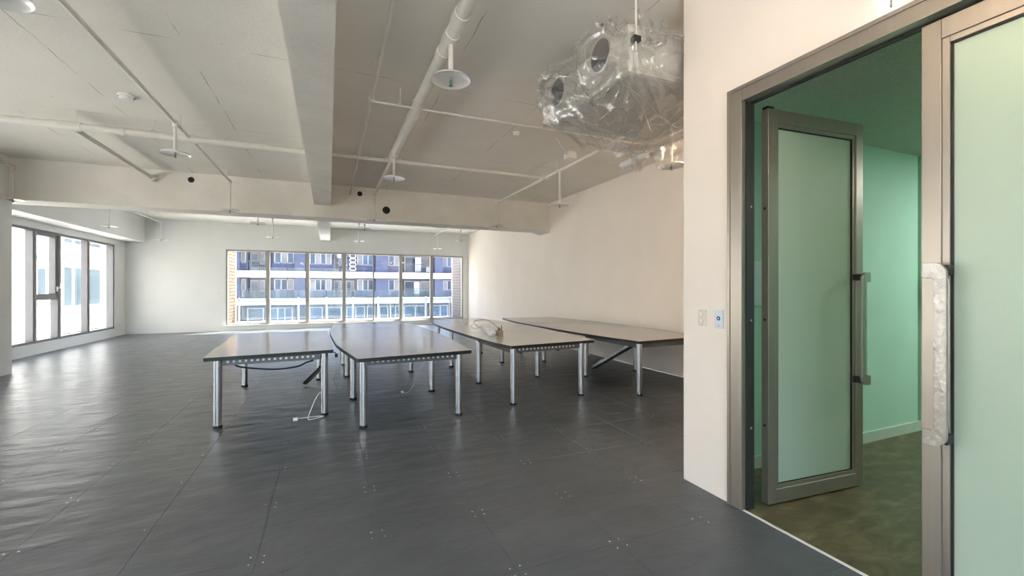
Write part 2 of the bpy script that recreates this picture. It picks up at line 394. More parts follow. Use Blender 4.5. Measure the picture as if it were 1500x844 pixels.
# beams, column, soffit
struct(MB().box(XL, XR, 10.35, 10.95, 3.05, ZC), 'beam', M['beam'], 'deep concrete beam crossing the room from wall to wall', 'beam')
struct(MB().box(-.30, .04, YB, 10.35, 3.32, ZC), 'beam', M['beam'], 'concrete beam running lengthwise overhead towards the cross beam', 'beam')
struct(MB().box(-.30, .04, 10.95, YF, 3.27, ZC), 'beam', M['beam'], 'short lengthwise beam in the back bay ending above the far window', 'beam')
struct(MB().box(XL, -5.13, 9.45, 10.42, 0, ZC), 'column', M['wallc'], 'square white column at the left edge beside the windows', 'column')
struct(MB().box(XL, -5.56, 10.95, YF, 3.0, ZC), 'soffit', M['wallc'], 'boxed white soffit above the left windows', 'soffit')
for (x, z, r) in ((-2.51, 3.64, .055), (.64, 3.63, .055), (1.22, 3.30, .085)):
    MB().cyl((x, 10.346, z), (x, 10.36, z), r, 20).build('core_hole', M['dark'], bpy.data.objects['beam'])
# end haunch of the cross beam at the right wall
struct(MB().prism_xz([(XR-.28, 3.05), (XR, 2.98), (XR, 3.05)], 10.35, 10.95), 'trim_1', M['beam'], 'small sloped haunch where the cross beam meets the right wall', 'trim')

# windows ------------------------------------------------------------
def window_x(name, y0, y1, mulls, label, detail):
    r = thing(name, (XL-.1, y0, SZ0), label, 'window', kind='structure')
    MB().box(XL-.19, XL-.02, y0, y1, SZ0, SZ0+.055).box(XL-.19, XL-.02, y0, y1, SZ1-.06, SZ1).box(XL-.19, XL-.02, y0, y0+.06, SZ0+.055, SZ1-.06).box(XL-.19, XL-.02, y1-.06, y1, SZ0+.055, SZ1-.06).build('frame', M['winalu'], r, bevel=.004)
    ed = [y0+.06] + mulls + [y1-.06]
    for y in mulls:
        a = MB().box(XL-.15, XL-.01, y-.07, y+.07, SZ0+.055, SZ1-.06).build('mullion', M['winalu'], r, bevel=.004)
        MB().box(XL-.012, XL+.005, y-.022, y+.022, SZ0+.055, SZ1-.06).build('mullion_cap', M['winbeige'], a)
    for a, b in zip(ed[:-1], ed[1:]):
        MB().box(XL-.125, XL-.117, a, b, SZ0+.05, SZ1-.055).build('pane', M['glass'], r)
    if detail:
        a, b = mulls[1], mulls[2]
        MB().box(XL-.17, XL-.02, a+.07, b-.07, 1.22, 1.36).build('transom', M['winalu'], r, bevel=.004)
        s = MB().box(XL-.15, XL-.03, b-.13, b-.07, 1.36, SZ1-.06).box(XL-.15, XL-.03, a+.07, a+.11, 1.36, SZ1-.06).box(XL-.15, XL-.03, a+.11, b-.13, SZ1-.13, SZ1-.06).build('sash_frame', M['winalu'], r, bevel=.004)
        MB().box(XL-.03, XL+.0, b-.10, b-.07, 1.42, 1.54).tube([(XL+.01, b-.085, 1.5), (XL+.05, b-.085, 1.5), (XL+.055, b-.085, 1.62)], .012, 8).build('handle', M['white'], s)
window_x('window_1', 10.6, 17.05, [11.9, 13.14, 14.1, 15.5], 'tall grey aluminium window on the left wall facing the bright white house', True)
window_x('window_2', 2.8, 9.2, [4.1, 5.35, 6.6, 7.9], 'tall grey aluminium window on the left wall nearer the viewer', False)  # second one is unseen, added to bring more daylight to the near end
r = thing('window_3', (FX0, YF, FZ0), 'wide window across the far wall looking onto a glass railed balcony', 'window', kind='structure')
MB().box(FX0, FX1, YF+.02, YF+.18, FZ0, FZ0+.06).box(FX0, FX1, YF+.02, YF+.18, FZ1-.06, FZ1).box(FX0, FX0+.05, YF+.02, YF+.18, FZ0+.06, FZ1-.06).box(FX1-.05, FX1, YF+.02, YF+.18, FZ0+.06, FZ1-.06).build('frame', M['winbeige'], r, bevel=.004)
MB().box(FX0-.02, FX1+.02, YF-.05, YF+.01, FZ0-.04, FZ0).build('sill', M['winwhite'], r, bevel=.004)
mx = [-2.03, -.74, .53, 1.61, 2.66, 3.91]
for k, x in enumerate(mx):
    hw = .022 if k == 3 else .062
    MB().box(x-hw, x+hw, YF+.01, YF+.15, FZ0+.06, FZ1-.06).build('mullion', M['winalu' if k == 3 else 'winbeige'], r, bevel=.004)
ed = [FX0+.05]+mx+[FX1-.05]
for a, b in zip(ed[:-1], ed[1:]):
    MB().box(a, b, YF+.08, YF+.086, FZ0+.05, FZ1-.05).build('pane', M['glass'], r)
r = thing('window_4', (BX0, YB, BZ0), 'wide window in the wall behind the viewer', 'window', kind='structure')  # unseen window, put in so daylight fills the room from behind
MB().box(BX0, BX1, YB-.16, YB-.02, BZ0, BZ0+.06).box(BX0, BX1, YB-.16, YB-.02, BZ1-.06, BZ1).box(BX0, BX0+.06, YB-.16, YB-.02, BZ0+.06, BZ1-.06).box(BX1-.06, BX1, YB-.16, YB-.02, BZ0+.06, BZ1-.06).build('frame', M['winalu'], r)
for k in range(6):
    a = BX0+.06+(BX1-BX0-.12)*k/6; b = BX0+.06+(BX1-BX0-.12)*(k+1)/6
    if k: MB().box(a-.04, a+.04, YB-.16, YB-.02, BZ0+.06, BZ1-.06).build('mullion', M['winalu'], r)
    MB().box(a, b, YB-.09, YB-.083, BZ0+.05, BZ1-.05).build('pane', M['glass'], r)
# skirting of the left windows
struct(MB().box(XL, XL+.012, 10.42, YF, 0, .04), 'baseboard_left', M['wallc'], 'low white skirting under the left windows', 'baseboard')

# ------------------------------------------------------------------ green room behind the double door
GZ = 2.89; GXE = 7.6; GYB = -2.2; GYF = YE-.06
struct(MB().box(XD, GXE, GYB, GYF, -.12, -.001), 'floor', M['vinyl'], 'brown marbled vinyl floor of the green room', 'floor')
struct(MB().box(XD+.13, GXE, GYB, GYF, GZ, GZ+.1), 'ceiling', M['gceil'], 'rough textured green grey ceiling of the green room', 'ceiling')
struct(MB().box(XD+.13, 5.72, GYF-.012, GYF-.001, .1, GZ), 'wall_green', M['green'], 'mint green wall seen through the open door', 'wall')
struct(MB().box(5.745, GXE, GYF-.03, GYF-.001, .1, GZ), 'wall_green', M['green'], 'narrow strip of mint wall past the vertical joint', 'wall')
struct(MB().box(GXE, GXE+.1, GYB, YE, 0, GZ), 'wall_green', M['green'], 'mint green end wall of the green room', 'wall')
struct(MB().box(XD, GXE, GYB-.1, GYB, 0, GZ), 'wall_green', M['green'], 'mint green wall opposite the doorway side', 'wall')
struct(MB().box(XD+.13, XD+.135, DY1, GYF, 0, GZ).box(XD+.13, XD+.135, GYB, DY0, 0, GZ).box(XD+.13, XD+.135, DY0, DY1, DZ, GZ), 'wall_green', M['green'], 'mint inner face of the door partition', 'wall')
struct(MB().box(XD+.13, GXE, GYF-.03, GYF, 0, .1), 'baseboard_green', M['gbase'], 'pale green skirting along the mint wall', 'baseboard')
o = tag(MB().box(3.02, 3.45, GYF-.03, GYF-.012, 1.35, 1.72).build('notice_panel', M['bluewhite'], bevel=.004), 'pale blue panel on the mint wall in the gap beside the open door', 'panel')
o = tag(MB().box(5.735, 5.75, GYF-.05, GYF-.03, 1.22, 1.62).build('wall_plate', M['green'], bevel=.004), 'slim mint wall plate by the joint near the closed door leaf', 'plate')
def ceil_lamp(loc, sx, sy, mat, label):
    t = thing('ceiling_light', (loc[0], loc[1], GZ-.05), label, 'light')
    MB().box(loc[0]-sx, loc[0]+sx, loc[1]-sy, loc[1]+sy, GZ-.03, GZ).build('housing', M['white'], t)
    MB().box(loc[0]-sx+.03, loc[0]+sx-.03, loc[1]-sy+.03, loc[1]+sy-.03, GZ-.04, GZ-.03).build('diffuser', mat, t)
ceil_lamp((6.4, .9), .6, .15, M['tubelamp'], 'white ceiling light panel inside the green room')
t = thing('downlight', (2.98, .80, GZ-.09), 'round warm downlight behind the closed frosted door leaf', 'light')
MB().lathe([(.055, 0), (.085, 0), (.085, .09), (.0, .09)], (2.98, .80, GZ-.09), 24).build('housing', M['white'], t)
MB().lathe([(0, .004), (.055, .004)], (2.98, .80, GZ-.09), 24).build('bulb', M['lamp'], t)

# door frame and leaves
r = thing('trim_2', (XD, DY1, 0), 'champagne metal frame around the glass double door', 'door frame', kind='structure')
FXa, FXb = XD-.015, XD+.085
MB().box(FXa, FXb, DY1-.09, DY1, 0, DZ).build('jamb', M['bronze'], r, bevel=.003)
MB().box(FXa, FXb, DY0, DY0+.09, 0, DZ).build('jamb', M['bronze'], r, bevel=.003)
h_ = MB().box(FXa, FXb, DY0+.09, DY1-.09, DZ-.08, DZ).build('header', M['bronze'], r, bevel=.003)
MB().box(FXa-.006, FXa+.02, DY1, DY1+.022, 0, DZ+.022).box(FXa-.006, FXa+.02, DY0, DY1, DZ, DZ+.022).build('edge_bead', M['bronze'], r, bevel=.002)
MB().box(FXb-.022, FXb-.004, DY0+.09, DY1-.09, DZ-.094, DZ-.08).build('door_stop', M['darkgasket'], h_)
MB().box(XD+.022, FXb+.012, DY1-.098, DY1-.0905, 0, DZ-.08).build('gasket', M['darkgasket'], r)  # black strip added over the jamb reveal to stand in for its shade
MB().box(XD-.006, XD+.014, DY0+.09, DY1-.09, -.001, .004).build('threshold', M['winwhite'], r)
for z in (.55, 1.28, 2.05): MB().cyl((FXb-.02, DY1-.098, z), (FXb-.02, DY1-.101, z), .008, 10).build('screw', M['rod'], r)

def leaf(name, loc, rz, side, label):
    """leaf runs along local +x from the pivot; side=-1: the handle face looks along local -y"""
    W, HT, T = .95, 2.735, .055
    t = thing(name, loc, label, 'door', kind='structure', rz=rz); OFF[t.name] = (0, 0, 0)
    z0 = .012; S = .072
    for (a, b, c, d, nm) in ((0, S, z0, HT, 'stile'), (W-S, W, z0, HT, 'stile'), (S, W-S, z0, z0+.095, 'rail'), (S, W-S, HT-.09, HT, 'rail')):
        MB().box(a, b, -T/2, T/2, c, d).build(nm, M['bronze'], t, bevel=.003)
    b0, b1, c0, c1 = S, W-S, z0+.095, HT-.09
    bd = .028
    for s in (-1, 1):
        y0, y1 = sorted((s*T*.36, s*.013))
        MB().box(b0, b0+bd, y0, y1, c0, c1).box(b1-bd, b1, y0, y1, c0, c1).box(b0+bd, b1-bd, y0, y1, c0, c0+bd).box(b0+bd, b1-bd, y0, y1, c1-bd, c1).build('glazing_bead', M['bronze'], t, bevel=.002)
        y0, y1 = sorted((s*.0125, s*.0065))
        MB().box(b0+bd, b0+bd+.009, y0, y1, c0+bd, c1-bd).box(b1-bd-.009, b1-bd, y0, y1, c0+bd, c1-bd).box(b0+bd, b1-bd, y0, y1, c0+bd, c0+bd+.006).box(b0+bd, b1-bd, y0, y1, c1-bd-.009, c1-bd).build('gasket', M['darkgasket'], t)
    MB().box(b0+.01, b1-.01, -.006, .006, c0+.01, c1-.01).build('glass_pane', M['frost'], t)
    # C-shaped pull: flat plate on two posts, arms towards the free edge
    xa, xb, xc = W-.120, W-.075, W-.034; za, zb = .785, 1.615
    def arc(cx, cz, r_, a0, a1): return [(cx+r_*math.cos(math.radians(a0+(a1-a0)*k/6)), cz+r_*math.sin(math.radians(a0+(a1-a0)*k/6))) for k in range(7)]
    poly = [(xc, zb)] + arc(xa+.05, zb-.05, .05, 90, 180) + arc(xa+.05, za+.05, .05, 180, 270) + [(xc, za), (xc, za+.07)] + arc(xb+.012, za+.082, .012, 270, 180) + arc(xb+.012, zb-.082, .012, 180, 90) + [(xc, zb-.07)]
    f0, f1 = sorted((side*(T/2+.055), side*(T/2+.073)))
    hd = MB().prism_xz(poly, f0, f1).build('pull_handle', M['hsteel'], t, bevel=.003)
    g0, g1 = sorted((side*(T/2), side*(T/2+.055)))
    MB().box(xa+.004, xa+.05, g0, g1, zb-.058, zb-.012).build('post', M['darkgasket'], hd, bevel=.004)
    MB().box(xa+.004, xa+.05, g0, g1, za+.012, za+.058).build('post', M['darkgasket'], hd, bevel=.004)
    # clinging protective film, slightly proud
    e0, e1 = sorted((side*(T/2+.0735), side*(T/2+.0752)))
    cxm, czm = (xa+xc)/2, (za+zb)/2
    MB().prism_xz(poly, e0, e1).build('protective_film', M['hfilm'], hd)
    for z in (.55, 1.28, 2.05):
        MB().cyl((-.001, 0, z), (-.004, 0, z), .009, 10).build('screw', M['darkgasket'], t)
    MB().box(.0, .06, -.02, .02, HT, HT+.018).build('pivot', M['darkgasket'], t)
    return t
leaf('door_1', (XD+.205, 2.075, 0), math.radians(-4.0), -1, 'frosted green glass door leaf standing open into the green room')
leaf('door_2', (XD+.045, DY0+.095, 0), math.radians(90), 1, 'closed frosted glass door leaf at the right edge')
# switches
def switch(loc, wy, wz, mat, label, cat, nm):
    t = thing(nm, loc, label, cat)
    MB().box(loc[0]-.011, loc[0], loc[1]-wy, loc[1]+wy, loc[2]-wz, loc[2]+wz).build('plate', mat, t, bevel=.003)
    return t
t = switch((XD, 2.42, 1.28), .038, .06, M['ivory'], 'ivory double wall switch at the end of the partition wall', 'switch', 'light_switch')
for dz in (.026, -.026): MB().box(XD-.02, XD-.011, 2.42-.013, 2.42+.013, 1.28+dz-.013, 1.28+dz+.013).build('rocker', M['white'], t, bevel=.002)
for dz in (.052, -.052): MB().cyl((XD-.013, 2.42, 1.28+dz), (XD-.011, 2.42, 1.28+dz), .004, 8).build('screw', M['rod'], t)
t = switch((XD, 2.27, 1.28), .036, .066, M['bluewhite'], 'pale blue door release plate with a dark round button', 'switch', 'door_release')
MB().cyl((XD-.013, 2.27, 1.283), (XD-.011, 2.27, 1.283), .015, 20).build('button', M['navy'], t)
MB().cyl((XD-.0135, 2.27, 1.283), (XD-.013, 2.27, 1.283), .006, 12).build('key_mark', M['bluewhite'], t)
MB().box(XD-.0115, XD-.011, 2.262, 2.278, 1.228, 1.231).build('print_line', M['navy'], t)
t = thing('light_switch', (-3.52, YF, 1.31), 'small white switch on the far wall left of the balcony window', 'switch')
MB().box(-3.56, -3.48, YF-.012, YF, 1.25, 1.37).build('plate', M['white'], t, bevel=.003)
MB().box(-3.545, -3.495, YF-.018, YF-.012, 1.28, 1.34).build('rocker', M['winwhite'], t, bevel=.002)
# emergency sign above the door (only its lower corner shows)
sy_ = ray(1302, 0); sy_ = sy_[1]/sy_[0]*(XD-.05)
t = thing('exit_sign', (XD-.03, sy_, 2.9), 'lit emergency sign box above the double door at the top edge', 'sign')
MB().box(XD-.06, XD-.001, sy_-.06, sy_+.06, 2.98, 3.16).build('housing', M['white'], t, bevel=.004)
MB().box(XD-.064, XD-.06, sy_-.05, sy_+.05, 2.995, 3.145).build('lit_face', M['sign'], t)
MB().box(XD-.058, XD-.04, sy_-.006, sy_+.014, 2.895, 2.98).build('indicator_lamp', M['sign'], t, bevel=.004)
MB().box(XD-.056, XD-.044, sy_-.012, sy_-.006, 2.868, 2.98).build('test_tag', M['rod'], t)

# ------------------------------------------------------------------ tables
def table(label, left, right, ys, legs, loc, rails):
    t = thing('conference_table', loc, label, 'table', 'long office tables')
    lp = smooth_path([(x, y, 0) for x, y in left], 6); rp = smooth_path([(x, y, 0) for x, y in right], 6)
    def side(P, y):
        for a, b in zip(P[:-1], P[1:]):
            if a.y <= y <= b.y: return a.x+(b.x-a.x)*(y-a.y)/max(1e-6, b.y-a.y)
        return P[0].x if y < P[0].y else P[-1].x
    bounds = list(ys)
    for k in range(len(bounds)-1):
        f_, b_ = bounds[k], bounds[k+1]
        def pts(P, ya, yb):
            return [(side(P, ya), ya)] + [(p.x, p.y) for p in P if ya+.02 < p.y < yb-.02] + [(side(P, yb), yb)]
        ylf = f_ if k else left[0][1]; yrf = f_ if k else right[0][1]
        last = k == len(bounds)-2
        ylb = left[-1][1] if last else b_; yrb = right[-1][1] if last else b_
        A = pts(lp, ylf, ylb-(0 if last else .0015)); B = pts(rp, yrf, yrb-(0 if last else .0015))
        poly = B + A[::-1]            # counter-clockwise seen from above: right side forward, left side back
        c = (sum(p[0] for p in poly)/len(poly), sum(p[1] for p in poly)/len(poly))
        if k == 0 or last: poly = round_corners(poly, .035)
        tp = MB().prism([(c[0]+(x-c[0])*.9965, c[1]+(y-c[1])*.9965) for x, y in poly], .740, .765).build('top_panel', M['lam'], t)
        MB().prism(poly, .726, .7642).build('edge_trim', M['black'], tp)
    for (x, y) in legs:
        lg = MB().cyl((x, y, .03), (x, y, .733), .040, 20).build('leg', M['alu'], t, smooth=True)
        MB().cyl((x, y, 0), (x, y, .03), .044, 20).build('foot', M['black'], lg, smooth=True)
    for (p, q, holes) in rails:
        p = Vector((*p, 0)); q = Vector((*q, 0)); d = (q-p).normalized(); n = Vector((-d.y, d.x, 0))
        a = p+d*.042; b = q-d*.042
        rl = MB().quadbox([(a.x, a.y, .663), (b.x, b.y, .663), (b.x, b.y, .733), (a.x, a.y, .733)], n, .03).build('support_rail', M['rail'], t)
        if holes:
            mb = MB(); k = 0; Ln = (b-a).length; s = .05
            while s < Ln-.04:
                c = a+d*s-n*.001
                mb.cyl((c.x, c.y, .702), (c.x-n.x*.003, c.y-n.y*.003, .702), .0135, 12); s += .056
            tag(mb.build('punched_hole', M['hole'], rl), kind='stuff')
    return t
def round_corners(poly, r):
    out = []; n = len(poly)
    for i in range(n):
        p = Vector(poly[i]); a = Vector(poly[i-1])-p; b = Vector(poly[(i+1) % n])-p
        if a.length < .3 and b.length < .3 or abs(a.normalized().dot(b.normalized())) > .8: out.append(tuple(p)); continue
        q0 = p+a.normalized()*min(r, a.length*.45); q1 = p+b.normalized()*min(r, b.length*.45)
        for k in range(5):
            u = k/4; out.append(tuple(q0*(1-u)**2+p*2*u*(1-u)+q1*u*u))
    return out
L1 = [(-1.10, 5.50), (-.05, 5.57), (-1.18, 7.64), (-.15, 7.72)]
table('short grey laminate table with a perforated front rail, leftmost of the four', [(-1.22, 5.43), (-1.30, 6.5), (-1.37, 8.06)], [(.05, 5.58), (.03, 6.5), (-.03, 8.10)], [5.5, 8.1], L1, (-.6, 6.7, 0),
      [(L1[0], L1[1], True), (L1[2], L1[3], False), (L1[0], L1[2], False), (L1[1], L1[3], False)])
L2 = [(.34, 4.9), (1.41, 4.95), (.30, 6.19), (1.37, 6.23), (.28, 7.80), (1.35, 7.84), (.26, 9.05), (1.30, 9.08)]
table('long boat shaped grey table in three panels, standing second from the left', [(.27, 4.75), (.12, 5.8), (.07, 6.37), (.01, 8.0), (.09, 9.62)], [(1.56, 4.90), (1.64, 6.64), (1.60, 8.4), (1.45, 9.62)], [4.8, 6.52, 8.12, 9.62], L2, (.8, 7.2, 0),
      [(L2[0], L2[1], True), (L2[2], L2[3], False), (L2[4], L2[5], False), (L2[6], L2[7], False), (L2[0], L2[2], False), (L2[1], L2[3], False)])
L3 = [(2.18, 5.12), (3.24, 5.19), (2.16, 6.45), (3.23, 6.54), (2.14, 8.02), (3.19, 8.06), (2.2, 9.35), (3.2, 9.4)]
table('long boat shaped beige table with a white power strip lying on top', [(2.12, 5.05), (2.03, 5.8), (1.98, 7.46), (2.0, 8.8), (2.15, 10.05)], [(3.47, 5.19), (3.55, 6.2), (3.61, 8.0), (3.40, 10.05)], [5.1, 6.8, 8.4, 10.05], L3, (2.8, 7.4, 0),
      [(L3[0], L3[1], True), (L3[2], L3[3], False), (L3[4], L3[5], False), (L3[0], L3[2], False), (L3[1], L3[3], False)])
L4 = [(3.98, 4.86), (5.1, 4.92), (3.99, 6.25), (5.08, 6.3), (4.02, 7.85), (5.08, 7.9), (4.06, 9.1), (5.06, 9.15)]
table('long boat shaped beige table pushed against the right wall', [(3.93, 4.80), (3.80, 5.9), (3.74, 7.22), (3.76, 8.6), (3.92, 9.9)], [(5.25, 4.92), (5.38, 6.4), (5.41, 8.0), (5.2, 9.75)], [4.85, 6.55, 8.15, 9.8], L4, (4.6, 7.2, 0),
      [(L4[0], L4[1], False), (L4[2], L4[3], False), (L4[4], L4[5], False), (L4[0], L4[2], False), (L4[1], L4[3], False)])

def cord(name, pts, r, mat, label, cat='cable', group=None):
    return tag(MB().tube(smooth_path(pts, 7), r, 8).build(name, mat, smooth=True), label, cat, group)
# things lying about the tables
p = onZ(437, 561, 0); q = (onZ(462, 545, 0)); 
def tray(p, q, wd, hh, label):
    p = Vector(p); q = Vector(q); d = (q-p).normalized(); s = d.cross(Vector((0, 0, 1))).normalized()*wd/2; u = s.cross(d).normalized()*hh
    if u.z < 0: u = -u
    t = thing('cable_tray', tuple(p), label, 'cable tray')
    MB().quadbox([p-s, p+s, q+s, q-s], u.normalized(), .004).build('base', M['rail'], t)
    for k in (-1, 1):
        e = s*k; f_ = s*k*.9
        MB().quadbox([p+f_, p+e, q+e, q+f_], u.normalized(), hh).build('flange', M['alu'], t)
    MB().quadbox([q-s, q+s, q+s+d*.012, q-s+d*.012], u.normalized(), hh*1.05).build('end_cap', M['black'], t)
    return t
tray((-.34, 7.40, .01), (-.10, 7.62, .22), .07, .03, 'small metal cable tray tipped to the floor under the leftmost table')
tray((4.46, 6.72, .02), (4.28, 5.40, .60), .10, .045, 'metal cable tray hanging down under the table by the right wall')
cord('power_cable', [(-1.0, 5.75, .66), (-.93, 5.75, .60), (-.6, 5.78, .545), (-.36, 5.80, .555), (-.25, 5.80, .60), (-.18, 5.8, .62), (-.22, 5.78, .65), (-.2, 5.76, .70)], .010, M['cord'], 'thick black cable sagging beneath the leftmost table')
t = thing('extension_cable', (-.1, 5.5, 0), 'white cable with a plug trailing on the floor at the leftmost table leg', 'cable')
MB().tube(smooth_path([(-.093, 5.55, .28), (-.14, 5.52, .22), (-.20, 5.47, .08), (-.215, 5.42, .008), (-.12, 5.45, .007), (-.06, 5.50, .007), (-.15, 5.52, .008), (-.28, 5.50, .010), (-.33, 5.46, .02)], 8), .006, 8).build('wire', M['wcord'], t, smooth=True)
MB().box(-.375, -.325, 5.44, 5.48, .0, .032).build('plug', M['white'], t, bevel=.006)
MB().cyl((-.375, 5.45, .016), (-.395, 5.45, .016), .003, 6).cyl((-.375, 5.47, .016), (-.395, 5.47, .016), .003, 6).build('pin', M['alu'], t)
t = thing('network_cable', (.9, 6.1, 0), 'thin white cable hanging to the floor under the second table', 'cable')
e = onZ(590, 576, 0)
MB().tube(smooth_path([(1.02, 4.96, .69), (1.01, 5.2, .52), (.99, 5.7, .2), (e[0]+.03, e[1]-.15, .03), (e[0], e[1], .012)], 8), .004, 8).build('wire', M['wcord'], t, smooth=True)
MB().box(e[0]-.02, e[0]+.015, e[1]-.01, e[1]+.05, 0, .022).build('connector', M['white'], t, bevel=.004)
cord('hanging_cable', [(.12, 6.9, .70), (.16, 6.9, .5), (.13, 6.95, .3), (.05, 6.95, .16), (.11, 7.0, .01), (.22, 7.0, .006)], .006, M['wcord'], 'white cable hanging at the left side of the second table')
cord('hanging_cable', [(3.6, 5.95, .70), (3.55, 6.6, .5), (3.62, 7.2, .3)], .004, M['cord'], 'thin dark wire drooping behind the third table')
t = thing('plug_socket', (.09, 5.75, .66), 'black cable plug hanging off the right edge of the leftmost table', 'plug')
MB().tube([(.03, 5.72, .72), (.07, 5.70, .715), (.08, 5.70, .69)], .006, 8).build('wire', M['cord'], t)
MB().box(.065, .10, 5.68, 5.72, .655, .70).build('plug', M['cord'], t, bevel=.006)
# power strip and small box on the third table
TZ = .765
a = onZ(721, 492, TZ); b = onZ(709, 481, TZ)
t = thing('power_strip', (a[0], a[1], TZ), 'white power strip with a looped wire on the third table', 'power strip')
p = Vector((a[0], a[1], TZ)); q = Vector((b[0], b[1], TZ)); d = (q-p).normalized(); s = Vector((d.y, -d.x, 0))
MB().quadbox([p-s*.05, p+s*.05, q+s*.05, q-s*.05], (0, 0, 1), .075).build('body', M['white'], t, bevel=.008)
for k in range(5):
    c = p.lerp(q, .14+.18*k)
    MB().cyl((c.x, c.y, TZ+.075), (c.x, c.y, TZ+.079), .03, 16).build('socket', M['winwhite'], t)
    MB().box(c.x-.012, c.x-.006, c.y-.006, c.y+.006, TZ+.079, TZ+.0795).box(c.x+.006, c.x+.012, c.y-.006, c.y+.006, TZ+.079, TZ+.0795).build('slot', M['black'], t)
q2 = q - s*.02
MB().tube(smooth_path([q+Vector((0, 0, .04)), q+d*.1+Vector((-.10, 0, .02)), q-s*.18+Vector((0, 0, .13)), p.lerp(q, .6)+Vector((-.02, 0, .19)), p.lerp(q, .2)+s*.07+Vector((0, 0, .15)), p+s*.11+Vector((0, 0, .06)), p-d*.05+s*.05+Vector((0, 0, .02)), p-d*.01+Vector((0, 0, .03))], 8), .005, 8).build('wire', M['cord'], t, smooth=True)
MB().tube(smooth_path([q-s*.05+Vector((0, 0, .01)), q-s*.2+Vector((0, 0, .008)), q-s*.22-d*.15+Vector((0, 0, .09)), p.lerp(q, .5)-s*.03+Vector((0, 0, .15)), p.lerp(q, .4)+s*.05+Vector((0, 0, .1))], 8), .004, 8).build('wire', M['wcord'], t, smooth=True)
c = onZ(732, 492, TZ)
t = thing('small_box', (c[0], c[1], TZ), 'small brown open box holding dark clips beside the power strip', 'box')
MB().box(c[0]-.045, c[0]+.045, c[1]-.03, c[1]-.024, TZ, TZ+.085).box(c[0]-.045, c[0]+.045, c[1]+.024, c[1]+.03, TZ, TZ+.085).box(c[0]-.045, c[0]-.039, c[1]-.024, c[1]+.024, TZ, TZ+.085).box(c[0]+.039, c[0]+.045, c[1]-.024, c[1]+.024, TZ, TZ+.085).box(c[0]-.039, c[0]+.039, c[1]-.024, c[1]+.024, TZ, TZ+.006).build('tray', M['brown'], t)
for k, (dx, hh) in enumerate(((-.03, .12), (-.012, .14), (.006, .125), (.028, .165))):
    MB().tube([(c[0]+dx, c[1], TZ+.006), (c[0]+dx+.004, c[1], TZ+hh*.8), (c[0]+dx-.004, c[1], TZ+hh)], [.007, .007, .004], 8).build('clip', M['black'], t)

# ------------------------------------------------------------------ pipes and sprinklers
PZ = 3.6
def pipe(name, path, r, label, cat='pipe', hangers=(), couplings=(), cr=None, elbows=()):
    t = thing(name, path[0], label, cat)
    MB().tube(path, r, 16).build('run', M['pipe'], t, smooth=True)
    for (x, y, z) in hangers:
        hg = MB().cyl((x, y, z), (x, y, ZC), .0065, 6).build('hanger_rod', M['pipe'], t)
        MB().tube([(x-r*1.25, y, z), (x, y, z-r*1.25), (x+r*1.25, y, z), (x, y, z+r*1.25), (x-r*1.25, y, z)], .007, 6).build('clamp', M['pipe'], hg)
    for (p, q) in couplings:
        MB().tube([p, q], (cr or r*1.22), 16).build('coupling', M['pipe'], t, smooth=True)
    for (p, rr) in elbows:
        MB().lathe([(0, -rr), (rr*.7, -rr*.7), (rr, 0), (rr*.7, rr*.7), (0, rr)], p, 14).build('elbow', M['pipe'], t, smooth=True)
    return t
XM = .94
pipe('sprinkler_main', [(XM, YB, PZ), (XM, 7.1, PZ)], .058, 'thick white pipe running overhead towards the far beam', hangers=[(XM-.0, 4.9, PZ), (XM, 1.5, PZ)],
     couplings=[((XM, 3.18, PZ), (XM, 3.32, PZ)), ((XM, 3.46, PZ), (XM, 3.62, PZ)), ((XM, 3.76, PZ), (XM, 3.86, PZ)), ((XM, 5.3, PZ), (XM, 5.42, PZ)), ((XM, 6.85, PZ), (XM, 7.15, PZ))], cr=.066)
pipe('sprinkler_branch', [(XM, 7.15, PZ), (XM, 10.12, PZ)], .026, 'slim pipe continuing the thick pipe to the cross beam', hangers=[(XM, 9.7, PZ)], elbows=[((XM, 10.12, PZ), .038)])
TY = 7.33
pipe('cross_pipe', [(XL, TY, PZ-.02), (-.3, TY, PZ-.02)], .048, 'white pipe crossing the left ceiling bay', hangers=[(-3.0, TY, PZ), (-2.2, TY, PZ), (-1.35, TY, PZ), (-4.6, TY, PZ)],
     couplings=[((-3.25, TY, PZ-.02), (-2.95, TY, PZ-.02)), ((-2.55, TY, PZ-.02), (-2.5, TY, PZ-.02)), ((-1.9, TY, PZ-.02), (-1.7, TY, PZ-.02))], cr=.056)
pipe('cross_pipe', [(.04, TY, PZ-.01), (3.8, TY, PZ-.01)], .03, 'thinner white pipe crossing the right ceiling bay', hangers=[(.55, TY, PZ), (3.45, TY, PZ)], couplings=[((3.7, TY, PZ), (3.85, TY, PZ)), ((.85, TY, PZ), (1.1, TY, PZ))], cr=.042)
XB = -1.8
pipe('sprinkler_branch', [(XB, 2.9, PZ), (XB, 9.98, PZ)], .022, 'slim pipe crossing the left ceiling bay lengthwise', hangers=[(XB, 6.95, PZ), (XB, 9.8, PZ)], elbows=[((XB, 9.98, PZ), .034), ((XB, 6.73, PZ), .034)])
XP = 3.8
pipe('sprinkler_branch', [(XP, 3.9, PZ), (XP, 9.92, PZ)], .026, 'slim pipe along the right wall side of the ceiling', hangers=[(XP, 6.9, PZ), (XP, 9.6, PZ)], elbows=[((XP, 9.92, PZ), .036), ((XP, 6.8, PZ), .036)])
pipe('drain_pipe', [(-3.1, 7.4, PZ), (-3.1, 10.2, PZ), (-3.1, 10.35, PZ)], .034, 'short white pipe running from the cross pipe into the beam', couplings=[((-3.1, 10.2, PZ), (-3.1, 10.34, PZ))], cr=.06)
